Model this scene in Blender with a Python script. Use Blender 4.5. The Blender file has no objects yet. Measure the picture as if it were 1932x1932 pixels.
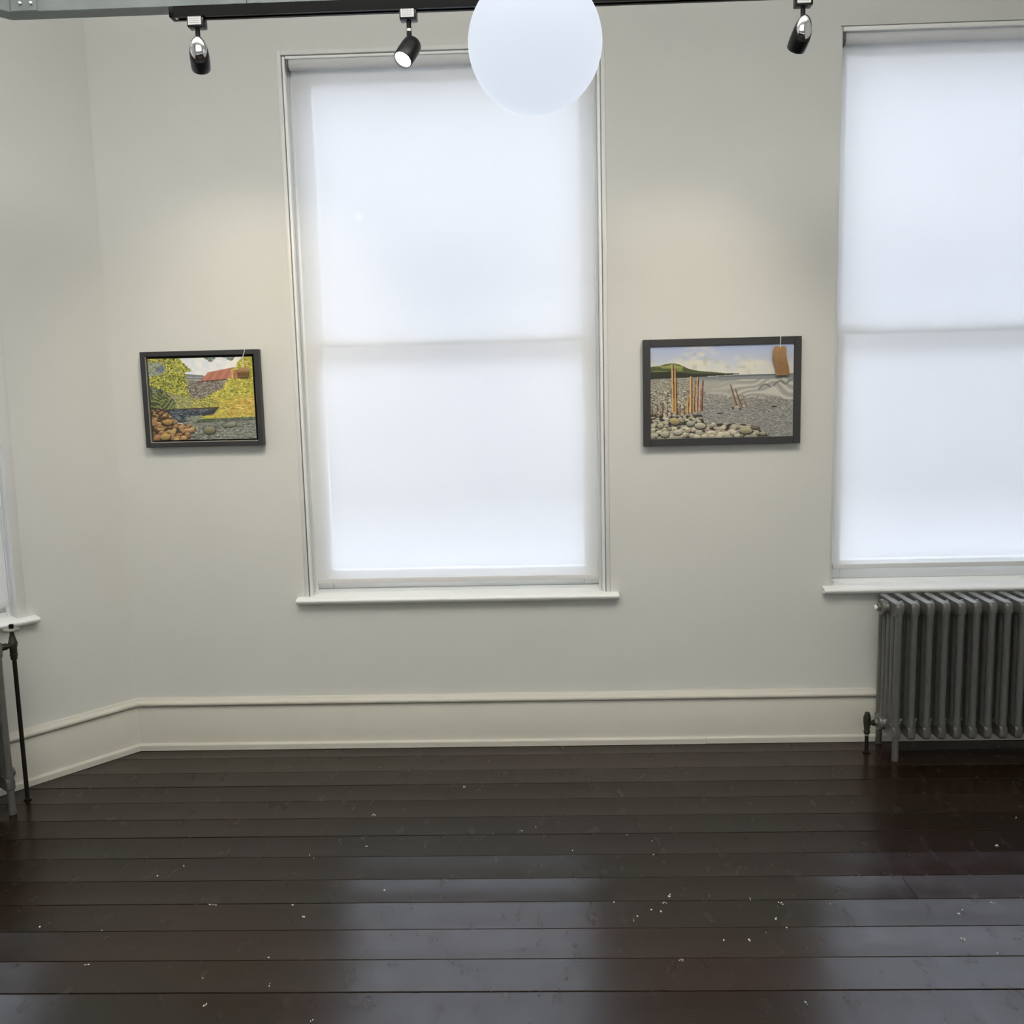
import bpy, bmesh, math, random
import numpy as np
from mathutils import Vector, Matrix
random.seed(7)
PI = math.pi
C = bpy.context.scene.collection

# ------------------------------------------------------------------ camera
F_PX, PITCH, ROLL, YAW, DIST, EYE = 1809.1, .13321, -.024118, -.030812, 3.863, 1.5
cs, sn = math.cos(YAW), math.sin(YAW)
fw = Vector((sn*math.cos(PITCH), cs*math.cos(PITCH), -math.sin(PITCH)))
rt = Vector((cs, -sn, 0)); up = rt.cross(fw)
r2 = math.cos(ROLL)*rt + math.sin(ROLL)*up
u2 = -math.sin(ROLL)*rt + math.cos(ROLL)*up
cam_data = bpy.data.cameras.new('camera')
cam_data.sensor_width = 36; cam_data.lens = F_PX/1932*36
cam = bpy.data.objects.new('camera', cam_data); C.objects.link(cam)
M = Matrix((( r2.x, u2.x, -fw.x, 0), (r2.y, u2.y, -fw.y, -DIST), (r2.z, u2.z, -fw.z, EYE), (0, 0, 0, 1)))
cam.matrix_world = M
bpy.context.scene.camera = cam

# ------------------------------------------------------------------ world, lights, exposure
sc = bpy.context.scene
sc.view_settings.view_transform = 'Standard'
sc.view_settings.look = 'None'
sc.view_settings.gamma = 1
sc.view_settings.use_curve_mapping = False
sc.view_settings.exposure = 0.0
w = bpy.data.worlds.new('overcast_sky'); sc.world = w; w.use_nodes = True
wn = w.node_tree.nodes; wl = w.node_tree.links
bg = wn['Background']; bg.inputs['Strength'].default_value = 11.6
bg.inputs['Color'].default_value = (.765, .825, 1.0, 1)

def area(name, loc, rot, sx, sy, power, col):
    d = bpy.data.lights.new(name, 'AREA'); d.shape = 'RECTANGLE'; d.size = sx; d.size_y = sy
    d.energy = power; d.color = col
    o = bpy.data.objects.new(name, d); C.objects.link(o); o.location = loc; o.rotation_euler = rot
    return o
# added fill: unseen panels, one thrown up at the ceiling, one behind the camera
area('ceiling_fill', (-.3, -2.35, 2.85), (PI, 0, 0), 3.8, .5, 122, (1, .97, .92))
area('rear_fill', (.3, -5.9, 2.25), (math.radians(100), 0, 0), 4.4, 1.9, 32, (1, .99, .95))

# ------------------------------------------------------------------ materials
def mat(name, col, rough=.5, metal=0., **kw):
    m = bpy.data.materials.new(name); m.use_nodes = True
    b = m.node_tree.nodes['Principled BSDF']
    b.inputs['Base Color'].default_value = (*col, 1)
    b.inputs['Roughness'].default_value = rough
    b.inputs['Metallic'].default_value = metal
    for k, v in kw.items(): b.inputs[k.replace('_', ' ')].default_value = v
    return m
def nd(m, t, **kw):
    n = m.node_tree.nodes.new(t)
    for k, v in kw.items(): setattr(n, k, v)
    return n
def lk(m, a, b): m.node_tree.links.new(a, b)
def noise(m, scale, detail=4, rough=.55, stretch=None, dist=0):
    tc = nd(m, 'ShaderNodeTexCoord'); mp = nd(m, 'ShaderNodeMapping')
    lk(m, tc.outputs['Object'], mp.inputs['Vector'])
    if stretch: mp.inputs['Scale'].default_value = stretch
    n = nd(m, 'ShaderNodeTexNoise'); n.inputs['Scale'].default_value = scale
    n.inputs['Detail'].default_value = detail; n.inputs['Roughness'].default_value = rough
    n.inputs['Distortion'].default_value = dist
    lk(m, mp.outputs['Vector'], n.inputs['Vector'])
    return n, mp
def ramp(m, src, stops):
    r = nd(m, 'ShaderNodeValToRGB'); e = r.color_ramp.elements
    while len(e) < len(stops): e.new(.5)
    for el, (p, c) in zip(e, stops):
        el.position = p; el.color = (*c, 1) if len(c) == 3 else c
    lk(m, src, r.inputs['Fac']); return r
def bump(m, src, strength, dist=.002):
    b = nd(m, 'ShaderNodeBump'); b.inputs['Strength'].default_value = strength
    b.inputs['Distance'].default_value = dist
    lk(m, src, b.inputs['Height'])
    lk(m, b.outputs['Normal'], m.node_tree.nodes['Principled BSDF'].inputs['Normal'])
def painted(name, col, rough, var=.03, scale=3, bs=.15):
    m = mat(name, col, rough)
    n, _ = noise(m, scale, 5)
    lo = tuple(c*(1-var) for c in col); hi = tuple(min(1, c*(1+var)) for c in col)
    r = ramp(m, n.outputs['Fac'], [(.3, lo), (.7, hi)])
    lk(m, r.outputs['Color'], m.node_tree.nodes['Principled BSDF'].inputs['Base Color'])
    n2, _ = noise(m, scale*8, 3)
    bump(m, n2.outputs['Fac'], bs, .003)
    return m
WALL = painted('wall_paint', (.66, .665, .633), .75, .02, 1.6, .12)
TRIM = painted('trim_gloss_paint', (.615, .60, .53), .38, .02, 4, .06)
WHITE = painted('window_gloss_white', (.85, .86, .85), .32, .015, 5, .05)
CASE = painted('casing_paint', (.70, .705, .685), .35, .015, 5, .05)
CEIL = painted('ceiling_paint', (.82, .82, .80), .8, .01, 2, .05)
BLACK = mat('black_metal', (.004, .004, .0045), .35, .0, Specular_IOR_Level=.10)
SATIN = mat('satin_black_metal', (.008, .008, .009), .3, .0, Specular_IOR_Level=.3)
CHROME = mat('chrome', (.82, .82, .84), .07, 1)
STICKER = mat('white_sticker', (.62, .62, .62), .6)
INK = mat('grey_print', (.22, .22, .23), .7)
PIPE = mat('dark_bronze_pipe', (.030, .024, .017), .34, .6)
VALVE = painted('aged_brass_valve', (.050, .046, .032), .4, .35, 60, .1)
VALVE.node_tree.nodes['Principled BSDF'].inputs['Metallic'].default_value = .6
WHEEL = mat('worn_valve_wheel', (.30, .29, .24), .45, .4)
CAST = painted('gunmetal_radiator_paint', (.138, .138, .127), .33, .12, 30, .12)
CAST.node_tree.nodes['Principled BSDF'].inputs['Metallic'].default_value = .25
VENT = mat('white_air_vent', (.85, .84, .80), .3)
GALV = painted('galvanised_steel', (.165, .19, .19), .5, .14, 9, .08)
GALV.node_tree.nodes['Principled BSDF'].inputs['Metallic'].default_value = .35
STRING = mat('white_string', (.75, .74, .70), .9)
CARD = painted('brown_kraft_card', (.32, .185, .082), .85, .15, 40, .1)
FRAME = mat('dark_grey_picture_frame', (.030, .030, .032), .5)
FRAMEIN = mat('pale_frame_lip', (.30, .29, .27), .5)
BACK = mat('dark_frame_recess', (.012, .012, .012), .8)
PIPEW = mat('paint_fleck', (.72, .72, .66), .7)

def emis(name, col, s, base=(.8, .8, .8), rough=.3):
    m = mat(name, base, rough); b = m.node_tree.nodes['Principled BSDF']
    b.inputs['Emission Color'].default_value = (*col, 1); b.inputs['Emission Strength'].default_value = s
    return m
LENS = emis('lit_lamp_lens', (1, .93, .80), 9)
GLOBE = emis('opal_globe_glass', (.81, .88, 1.0), .86, (.05, .05, .052), .5)
GLOBE.node_tree.nodes['Principled BSDF'].inputs['Specular IOR Level'].default_value = .12

# blind fabric: light cloth that both reflects and lets daylight through
FAB = bpy.data.materials.new('blind_fabric'); FAB.use_nodes = True
nt = FAB.node_tree; nt.nodes.remove(nt.nodes['Principled BSDF'])
df = nt.nodes.new('ShaderNodeBsdfDiffuse'); df.inputs['Color'].default_value = (.84, .84, .83, 1)
tr = nt.nodes.new('ShaderNodeBsdfTranslucent'); tr.inputs['Color'].default_value = (.86, .87, .88, 1)
mx = nt.nodes.new('ShaderNodeMixShader'); mx.inputs['Fac'].default_value = .285
nt.links.new(df.outputs[0], mx.inputs[1]); nt.links.new(tr.outputs[0], mx.inputs[2])
# open weave: a share of the light passes straight between the threads
op = nt.nodes.new('ShaderNodeBsdfTransparent'); mo = nt.nodes.new('ShaderNodeMixShader'); mo.inputs['Fac'].default_value = .205
nt.links.new(mx.outputs[0], mo.inputs[1]); nt.links.new(op.outputs[0], mo.inputs[2])
nt.links.new(mo.outputs[0], nt.nodes['Material Output'].inputs['Surface'])
# window glass: fresnel reflection over clear pane
GLASS = bpy.data.materials.new('window_glass'); GLASS.use_nodes = True
nt = GLASS.node_tree; nt.nodes.remove(nt.nodes['Principled BSDF'])
gl = nt.nodes.new('ShaderNodeBsdfGlossy'); gl.inputs['Roughness'].default_value = .02
tp = nt.nodes.new('ShaderNodeBsdfTransparent'); tp.inputs['Color'].default_value = (.95, .97, .97, 1)
fr = nt.nodes.new('ShaderNodeFresnel'); fr.inputs['IOR'].default_value = 1.3
mx = nt.nodes.new('ShaderNodeMixShader')
nt.links.new(fr.outputs[0], mx.inputs['Fac']); nt.links.new(tp.outputs[0], mx.inputs[1]); nt.links.new(gl.outputs[0], mx.inputs[2])
nt.links.new(mx.outputs[0], nt.nodes['Material Output'].inputs['Surface'])

# stained floor boards
WOOD = mat('dark_stained_boards', (.02, .015, .01), .4, Specular_IOR_Level=.34)
oi = nd(WOOD, 'ShaderNodeObjectInfo')
n1, mp1 = noise(WOOD, 1.1, 4, .55, (1, 2.2, 1))
r1 = ramp(WOOD, n1.outputs['Fac'], [(.30, (.0128, .0102, .0048)), (.50, (.0160, .0090, .0050)), (.70, (.0205, .0076, .0062))])
ng, _ = noise(WOOD, 9, 8, .7, (1.2, 30, 1))
r2_ = ramp(WOOD, ng.outputs['Fac'], [(.30, (.62, .62, .62)), (.65, (1.25, 1.25, 1.25))])
mm = nd(WOOD, 'ShaderNodeMixRGB', blend_type='MULTIPLY'); mm.inputs['Fac'].default_value = 1
lk(WOOD, r1.outputs['Color'], mm.inputs['Color1']); lk(WOOD, r2_.outputs['Color'], mm.inputs['Color2'])
mr = nd(WOOD, 'ShaderNodeMapRange'); mr.inputs['To Min'].default_value = .80; mr.inputs['To Max'].default_value = 1.2
lk(WOOD, oi.outputs['Random'], mr.inputs['Value'])
mm2 = nd(WOOD, 'ShaderNodeMixRGB', blend_type='MULTIPLY'); mm2.inputs['Fac'].default_value = 1
lk(WOOD, mm.outputs['Color'], mm2.inputs['Color1']); lk(WOOD, mr.outputs['Result'], mm2.inputs['Color2'])
# dry scuffs: pale greyish wear rubbed in spots
ns, _ = noise(WOOD, 4, 6, .6, (1, 2.2, 1), .3)
rs = ramp(WOOD, ns.outputs['Fac'], [(.60, (0, 0, 0)), (.85, (.12, .12, .12))])
mm3 = nd(WOOD, 'ShaderNodeMixRGB', blend_type='MIX')
lk(WOOD, rs.outputs['Color'], mm3.inputs['Fac']); lk(WOOD, mm2.outputs['Color'], mm3.inputs['Color1'])
mm3.inputs['Color2'].default_value = (.040, .036, .030, 1)
pb = WOOD.node_tree.nodes['Principled BSDF']
lk(WOOD, mm3.outputs['Color'], pb.inputs['Base Color'])
nr, _ = noise(WOOD, 8, 6, .6, (2.6, 1.0, 1), .1)
rr = ramp(WOOD, nr.outputs['Fac'], [(.25, (.17, .17, .17)), (.75, (.31, .31, .31))])
lk(WOOD, rr.outputs['Color'], pb.inputs['Roughness'])
nb, _ = noise(WOOD, 14, 6, .6, (.7, 9, 1))
bump(WOOD, nb.outputs['Fac'], .14, .0014)
SUB = mat('dark_gap', (.003, .003, .003), .9)

# ------------------------------------------------------------------ mesh helpers
def link_mesh(name, bm, m, parent=None, smooth=False, mats=None):
    me = bpy.data.meshes.new(name)
    bmesh.ops.recalc_face_normals(bm, faces=bm.faces)
    bm.to_mesh(me); bm.free()
    for x in (mats or [m]): me.materials.append(x)
    if smooth:
        me.shade_smooth() if hasattr(me, 'shade_smooth') else None
        try: me.set_sharp_from_angle(angle=math.radians(38))
        except Exception: pass
    o = bpy.data.objects.new(name, me); C.objects.link(o)
    if parent: o.parent = parent
    return o
def empty(name, M=None, loc=(0, 0, 0), rz=0, parent=None):
    o = bpy.data.objects.new(name, None); C.objects.link(o); o.empty_display_size = .1
    if parent: o.parent = parent
    if M is not None: o.matrix_world = M
    else: o.location = loc; o.rotation_euler = (0, 0, rz)
    return o
def tag(o, label=None, cat=None, group=None, kind=None):
    if label: o['label'] = label
    if cat: o['category'] = cat
    if group: o['group'] = group
    if kind: o['kind'] = kind
    return o
def box(bm, x0, x1, y0, y1, z0, z1, bev=0, seg=2):
    vs = [bm.verts.new((x, y, z)) for z in (z0, z1) for y in (y0, y1) for x in (x0, x1)]
    fs = [bm.faces.new([vs[i] for i in q]) for q in ((0, 2, 3, 1), (4, 5, 7, 6), (0, 1, 5, 4), (2, 6, 7, 3), (0, 4, 6, 2), (1, 3, 7, 5))]
    if bev:
        es = set(e for f in fs for e in f.edges)
        bmesh.ops.bevel(bm, geom=list(es), offset=bev, segments=seg, affect='EDGES', profile=.5)
def cyl(bm, p0, p1, r0, r1=None, n=20, cap=True):
    lathe(bm, p0, p1, [(0, r0), (1, r0 if r1 is None else r1)], n, cap)
def lathe(bm, p0, p1, prof, n=24, cap=True):
    """prof: (t along p0->p1 in 0..1, radius)"""
    p0 = Vector(p0); p1 = Vector(p1); ax = (p1-p0); L = ax.length; ax.normalize()
    a = ax.orthogonal().normalized(); b = ax.cross(a)
    rings = []
    for t, r in prof:
        c = p0+ax*(t*L)
        if r < 1e-6: rings.append([bm.verts.new(c)]); continue
        rings.append([bm.verts.new(c+a*(r*math.cos(2*PI*i/n))+b*(r*math.sin(2*PI*i/n))) for i in range(n)])
    for A_, B_ in zip(rings, rings[1:]):
        for i in range(n):
            j = (i+1) % n
            if len(A_) == 1 and len(B_) == 1: continue
            if len(A_) == 1: bm.faces.new((A_[0], B_[j], B_[i]))
            elif len(B_) == 1: bm.faces.new((A_[i], A_[j], B_[0]))
            else: bm.faces.new((A_[i], A_[j], B_[j], B_[i]))
    if cap:
        if len(rings[0]) > 1: bm.faces.new(rings[0][::-1])
        if len(rings[-1]) > 1: bm.faces.new(rings[-1])
def tube(bm, pts, r, n=8):
    pts = [Vector(p) for p in pts]; rings = []
    prev = None
    for i, p in enumerate(pts):
        d = (pts[min(i+1, len(pts)-1)]-pts[max(i-1, 0)]).normalized()
        if prev is None: a = d.orthogonal().normalized()
        else: a = (prev-d*prev.dot(d)).normalized()
        prev = a; b = d.cross(a)
        rings.append([bm.verts.new(p+a*(r*math.cos(2*PI*k/n))+b*(r*math.sin(2*PI*k/n))) for k in range(n)])
    for A_, B_ in zip(rings, rings[1:]):
        for i in range(n): bm.faces.new((A_[i], A_[(i+1) % n], B_[(i+1) % n], B_[i]))
    bm.faces.new(rings[0][::-1]); bm.faces.new(rings[-1])
def prism_x(bm, prof, x0, x1, k0=0., k1=0.):
    """extrude an (y,z) outline along x; ends mitred by k*|y|"""
    A_ = [bm.verts.new((x0+k0*(-y), y, z)) for y, z in prof]
    B_ = [bm.verts.new((x1+k1*(-y), y, z)) for y, z in prof]
    n = len(prof)
    for i in range(n): bm.faces.new((A_[i], A_[(i+1) % n], B_[(i+1) % n], B_[i]))
    bm.faces.new(A_[::-1]); bm.faces.new(B_)

# ------------------------------------------------------------------ room frames
# back wall frame: x right, y out of the room, z up, plane y=0
M_BACK = Matrix.Identity(4)
CX = -1.724
tl = Vector((-.631, -.776, 0)).normalized()         # along the angled left wall, away from the corner
xr = -tl                                            # right-hand direction seen from inside
out = Vector((-xr.y, xr.x, 0))                      # outward
M_LEFT = Matrix(((xr.x, out.x, 0, CX), (xr.y, out.y, 0, 0), (0, 0, 1, 0), (0, 0, 0, 1)))
TH, ZC, XR, YF = .34, 3.35, 3.3, -6.2
KM = math.tan(math.radians(90-129.1/2))             # mitre factor in the 129 degree corner

def wall(name, M, x0, x1, z1, holes=(), th=TH):
    """wall slab with window openings; holes (hx0,hx1,hz0,hz1)"""
    bm = bmesh.new()
    xs = sorted({x0, x1, *[h[0] for h in holes], *[h[1] for h in holes]})
    zs = sorted({0, z1, *[h[2] for h in holes], *[h[3] for h in holes]})
    def inside(a, b):
        return any(h[0] <= a < h[1] and h[2] <= b < h[3] for h in holes)
    V = {}
    def v(x, y, z):
        k = (round(x, 5), y, round(z, 5))
        if k not in V: V[k] = bm.verts.new((x, y, z))
        return V[k]
    nx, nz = len(xs)-1, len(zs)-1
    for i in range(nx):
        for j in range(nz):
            if inside(xs[i], zs[j]): continue
            for y in (0, th):
                bm.faces.new((v(xs[i], y, zs[j]), v(xs[i+1], y, zs[j]), v(xs[i+1], y, zs[j+1]), v(xs[i], y, zs[j+1])))
            for di, dj, e in ((-1, 0, ((0, 0), (0, 1))), (1, 0, ((1, 0), (1, 1))), (0, -1, ((0, 0), (1, 0))), (0, 1, ((0, 1), (1, 1)))):
                ii, jj = i+di, j+dj
                if 0 <= ii < nx and 0 <= jj < nz and not inside(xs[ii], zs[jj]): continue
                (a, b), (c, d) = e
                bm.faces.new((v(xs[i+a], 0, zs[j+b]), v(xs[i+c], 0, zs[j+d]), v(xs[i+c], th, zs[j+d]), v(xs[i+a], th, zs[j+b])))
    o = link_mesh(name, bm, WALL); o.matrix_world = M
    return tag(o, kind='structure')

W1 = (-.984, .277, .637, 2.788)
W2 = (1.167, 2.428, .643, 2.808)
W3 = (-1.671, -.410, .650, 2.800)
wall('wall_back', M_BACK, CX, XR, ZC, (W1, W2))
SL = 2.35
wall('wall_left', M_LEFT, -SL, 0, ZC, (W3,))
PL = Vector((CX, 0, 0))+tl*SL
def simple_wall(name, pts, z1=ZC):
    bm = bmesh.new()
    lo = [bm.verts.new((x, y, 0)) for x, y in pts]; hi = [bm.verts.new((x, y, z1)) for x, y in pts]
    n = len(pts)
    for i in range(n): bm.faces.new((lo[i], lo[(i+1) % n], hi[(i+1) % n], hi[i]))
    bm.faces.new(lo[::-1]); bm.faces.new(hi)
    return tag(link_mesh(name, bm, WALL), kind='structure')
simple_wall('wall_side', [(PL.x, PL.y), (PL.x, YF), (PL.x-.2, YF), (PL.x-.2, PL.y+.1)])
simple_wall('wall_right', [(XR, TH), (XR+.2, TH), (XR+.2, YF), (XR, YF)])
simple_wall('wall_front', [(PL.x-.2, YF), (XR+.2, YF), (XR+.2, YF-.2), (PL.x-.2, YF-.2)])
bm = bmesh.new(); box(bm, PL.x-.6, XR+.3, YF-.3, TH+.05, ZC, ZC+.12)
tag(link_mesh('ceiling', bm, CEIL), kind='structure')

# ------------------------------------------------------------------ outside: unseen paving, and an added wall that screens off the low sky
STOCK = painted('screen_wall_brick', (.17, .165, .16), .9, .06, .8, .3)
PAVE = painted('paving', (.17, .165, .16), .9, .06, .5, .2)
bm = bmesh.new()
box(bm, -34, 34, .5, 40, -.9, -.7); box(bm, -34, -4.2, -30, .5, -.9, -.7)
tag(link_mesh('ground', bm, PAVE), kind='structure')
bm = bmesh.new()
box(bm, -17.4, 30, 14, 14.4, -.7, 7.7); box(bm, -17.4, -17, -20, 14, -.7, 7.7)
box(bm, -17.5, 30, 13.9, 14.5, 7.7, 7.82); box(bm, -17.5, -16.9, -20, 13.9, 7.7, 7.82)
tag(link_mesh('sky_screen_wall', bm, STOCK), kind='structure')

# ------------------------------------------------------------------ floor boards
bm = bmesh.new()
pts = [(CX+.04, .0), (XR, .0), (XR, YF), (PL.x, YF), (PL.x, PL.y)]
lo = [bm.verts.new((x, y, -.12)) for x, y in pts]; hi = [bm.verts.new((x, y, -.022)) for x, y in pts]
for i in range(5): bm.faces.new((lo[i], lo[(i+1) % 5], hi[(i+1) % 5], hi[i]))
bm.faces.new(lo[::-1]); bm.faces.new(hi)
floor = tag(link_mesh('floor', bm, SUB), kind='structure')
edges = [0.0, -.122, -.274, -.404, -.542, -.684, -.817, -.960, -1.105, -1.239, -1.379, -1.520, -1.656]
while edges[-1] > YF+.14: edges.append(edges[-1]-.139-random.uniform(-.003, .003))
def xl(y): return CX + (tl.x/tl.y)*y if y > PL.y else PL.x
def plank(ya, yb, xa, xb, cut_left, dz):
    """one board from y=ya (far edge) to yb (near edge); cupped a little across its width"""
    g = .0013; a, b = ya-g, yb+g; wd = a-b
    sec = [(a, -.021), (a, -.0022), (a-.0012, -.0004)]
    cup = random.uniform(.0014, .0024)
    for k in range(1, 6):
        t = k/6; sec.append((a-wd*t, -cup*(1-(2*t-1)**2)))
    sec += [(b+.0012, -.0004), (b, -.0022), (b, -.021)]
    bm = bmesh.new()
    nseg = max(1, int((xb-xa)/.5)); rows = []
    tl_ = random.uniform(-.0004, .0004)
    for s in range(nseg+1):
        row = []
        for y, z in sec:
            x0_ = (xl(y)+.004) if cut_left else xa
            x = x0_+(xb-x0_)*s/nseg
            row.append(bm.verts.new((x, y, z+dz+tl_*(s/nseg))))
        rows.append(row)
    n = len(sec)
    for A_, B_ in zip(rows, rows[1:]):
        for i in range(n-1): bm.faces.new((A_[i], A_[i+1], B_[i+1], B_[i]))
        bm.faces.new((A_[-1], A_[0], B_[0], B_[-1]))
    bm.faces.new(rows[0]); bm.faces.new(rows[-1][::-1])
    link_mesh('plank', bm, WOOD, floor, smooth=True)
for i, (a, b) in enumerate(zip(edges, edges[1:])):
    dz = random.uniform(-.0009, .0003)
    if abs(a+1.105) < .01: cuts = [1.064]                    # butt joint seen right of centre
    elif a < -1.9: cuts = [random.uniform(-1.5, 2.0)]
    else: cuts = [2.3+random.uniform(0, .7)]
    xsn = [xl((a+b)/2)]+cuts+[XR]
    for j in range(len(xsn)-1):
        plank(a, b, xsn[j]+(.0006 if j else 0), xsn[j+1]-.0006, j == 0, dz+random.uniform(-.0003, .0003))
# small flecks of spilt paint on the boards
FL = [(-.309,-.428,.0105,.0135),(-.612,-.658,.0126,.009),(-.774,-.947,.0042,.009),(-.755,-.969,.0042,.0045),(-1.163,-1.01,.0063,.009),(-1.224,-1.072,.0063,.009),(-.992,-1.244,.0252,.0045),(-.705,-1.307,.0105,.018),(-1.451,-1.353,.0063,.009),(-.752,-1.248,.0084,.009),(-.596,-.89,.0105,.0045),(-.087,-.791,.0063,.009),(-.04,-.765,.0042,.009),(-.495,-1.168,.0084,.009),(.188,-1.246,.0063,.009),(.264,-.829,.0042,.009),(.336,-.965,.0063,.009),(.336,-1.251,.0126,.009),(.292,-1.287,.0063,.009),(.318,-1.296,.0063,.009),(.249,-1.32,.0063,.009),(.236,-1.339,.0021,.018),(.353,-1.214,.0105,.018),(.633,-1.338,.0084,.0135),(.651,-1.383,.0063,.009),(.537,-1.44,.0084,.0135),(.589,-1.406,.0021,.009),(.666,-1.259,.0105,.0135),(.806,-1.264,.0042,.009),(1.147,-1.318,.0084,.0135),(1.164,-1.299,.0042,.009),(1.103,-1.442,.0105,.0135),(1.164,-1.507,.0042,.009),(1.59,-.73,.0063,.009),(1.26,-1.264,.021,.0045),(.341,-1.529,.0126,.009),(.468,-1.44,.0063,.009),(.615,-1.706,.0042,.0135),(-.854,-1.704,.0084,.0135),(-.75,-1.507,.0063,.009),(-.715,-1.625,.0042,.0135),(-.574,-1.763,.0063,.0135),(-.897,-1.595,.0042,.009),(.342,-.872,.0042,.009),(.079,-.932,.0042,.009),(.584,-1.232,.0042,.0135),(-1.262,-1.374,.0084,.0045),(-1.227,-1.535,.0189,.0045),(1.434,-.923,.0105,.0135)]
bm = bmesh.new()
def fleck(x, y, w_, h_):
    n = 7; z = -.0006; ph = random.uniform(0, 6)
    lo = []; hi = []
    for k in range(n):
        q = 2*PI*k/n+ph; f = random.uniform(.45, 1)
        lo.append(bm.verts.new((x+w_*.5*f*math.cos(q), y+h_*.5*f*math.sin(q), z-.001)))
        hi.append(bm.verts.new((x+w_*.42*f*math.cos(q), y+h_*.42*f*math.sin(q), z+.0012)))
    for k in range(n): bm.faces.new((lo[k], lo[(k+1) % n], hi[(k+1) % n], hi[k]))
    bm.faces.new(hi)
for x, y, w_, h_ in FL:
    s_ = .95
    if max(w_, h_) >= .0105:
        for _ in range(4): fleck(x+random.uniform(-.5, .5)*w_, y+random.uniform(-.5, .5)*h_, w_*.45*s_, h_*.40*s_)
    else: fleck(x, y, w_*s_, h_*.75*s_)
tag(link_mesh('paint_flecks', bm, PIPEW, floor), kind='stuff')

# ------------------------------------------------------------------ skirting boards
def arc(cy, cz, r, a0, a1, n):
    return [(cy+r*math.cos(math.radians(a0+(a1-a0)*i/n)), cz+r*math.sin(math.radians(a0+(a1-a0)*i/n))) for i in range(n+1)]
board_prof = [(0, .0), (-.016, .0), (-.016, .184), (-.0145, .1865), (0, .1865)]
bead_prof = [(0, .188), (-.014, .188), (-.019, .1895)] + arc(-.018, .200, .0105, 265, 100, 9) + [(-.012, .2135), (-.009, .219), (0, .2225)]
foot_prof = [(-.0162, 0), (-.031, 0), (-.031, .020)] + arc(-.023, .020, .008, 180, 90, 5) + [(-.0162, .028)]
def skirting(name, M, x0, x1, k0=0., k1=0., joint=None):
    root = empty(name, M); tag(root, kind='structure')
    for nm, pf in (('skirting_board', board_prof), ('top_moulding', bead_prof)):
        bm = bmesh.new(); prism_x(bm, pf, x0, x1, k0, k1)
        link_mesh(nm, bm, TRIM, root, smooth=True)
    segs = [(x0, x1)] if not joint else [(x0, joint), (joint+.0015, x1)]
    for i, (a, b) in enumerate(segs):
        bm = bmesh.new()
        pf = foot_prof if i == 0 else [(y if y > -.02 else y+.003, z) for y, z in foot_prof]
        prism_x(bm, pf, a, b, k0 if i == 0 else 0, k1 if i == len(segs)-1 else 0)
        link_mesh('foot_bead', bm, TRIM, root, smooth=True)
    return root
skirting('baseboard_back', M_BACK, CX, XR, KM, 0, .665)
skirting('baseboard_left', M_LEFT, -SL, 0, 0, -KM)

# ------------------------------------------------------------------ windows
def window(idx, M, H, casing, bz):
    """sash window filling the opening H; casing = width of the flush timber bead round it"""
    x0, x1, z0, z1 = H
    root = empty('window_%d' % idx, M @ Matrix.Translation(((x0+x1)/2, 0, z0)))
    tag(root, kind='structure')
    w_ = (x1-x0)/2; h = z1-z0
    def part(name, fn, m=WHITE, smooth=True, parent=root):
        bm = bmesh.new(); fn(bm); return link_mesh(name, bm, m, parent, smooth=smooth)
    c = casing
    def ring(bm, a, b, y0, y1, top=True, bot=False, bev=.002):
        """rectangular frame between inset a and b"""
        box(bm, -w_+a, -w_+b, y0, y1, 0, h-a, bev); box(bm, w_-b, w_-a, y0, y1, 0, h-a, bev)
        if top: box(bm, -w_+b, w_-b, y0, y1, h-b, h-a, bev)
        if bot: box(bm, -w_+b, w_-b, y0, y1, a, b, bev)
    part('casing', lambda bm: ring(bm, 0.0005, c, -.004 if idx != 2 else .006, .05), CASE)
    if idx == 1:
        part('casing_bead', lambda bm: ring(bm, c+.003, c+.014, -.001, .03, bev=.0035))
        inner = c+.014
    else:
        def b2(bm): box(bm, -w_+c, w_-c, -.004, .01, h-.022-(.02 if idx == 3 else 0), h-.004-(.02 if idx == 3 else 0), .005)
        part('casing_bead', b2)
        inner = c
    part('jamb_lining', lambda bm: ring(bm, .001, inner, .05, .30, bev=0))
    # inner sill: moulded board standing proud of the wall, with horns at both ends
    def sill(bm):
        pf = [(.07, -.004), (-.030, -.004), (-.034, -.0005)] + arc(-.030, .009, .009, 200, 90, 7) + [(-.010, .019), (-.004, .0215), (.07, .024)]
        pf = [(y, z-.014) for y, z in pf]
        prism_x(bm, pf, -w_-.030, w_+.033)
    part('window_sill', sill)
    def sill2(bm): box(bm, -w_+.001, w_-.001, .07, TH-.01, -.0, .024)
    part('sill_board', sill2)
    # two sliding sashes with their panes
    sx = w_-inner-.004
    sw = .066 if idx == 1 else .050; mid = 1.683-z0
    def sash(name, za, zb, y0, rb, rt_):
        def f(bm):
            box(bm, -sx, -sx+sw, y0, y0+.042, za, zb, .003); box(bm, sx-sw, sx, y0, y0+.042, za, zb, .003)
            box(bm, -sx+sw, sx-sw, y0, y0+.042, za, za+rb, .003); box(bm, -sx+sw, sx-sw, y0, y0+.042, zb-rt_, zb, .003)
        s = part(name, f)
        part('pane', lambda bm: box(bm, -sx+sw-.004, sx-sw+.004, y0+.019, y0+.023, za+rb-.004, zb-rt_+.004), GLASS, False, s)
        return s
    sash('lower_sash', .0245, mid+.02, .080, .075, .040)
    sash('upper_sash', mid-.02, h-inner-.002, .125, .040, .055)
    part('staff_bead', lambda bm: ring(bm, inner, inner+.012, .060, .079, bev=.003))
    return root
window(1, M_BACK, W1, .017, 0)
window(2, M_BACK, W2, .010, 0)
window(3, M_LEFT, W3, .036, 0)

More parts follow.
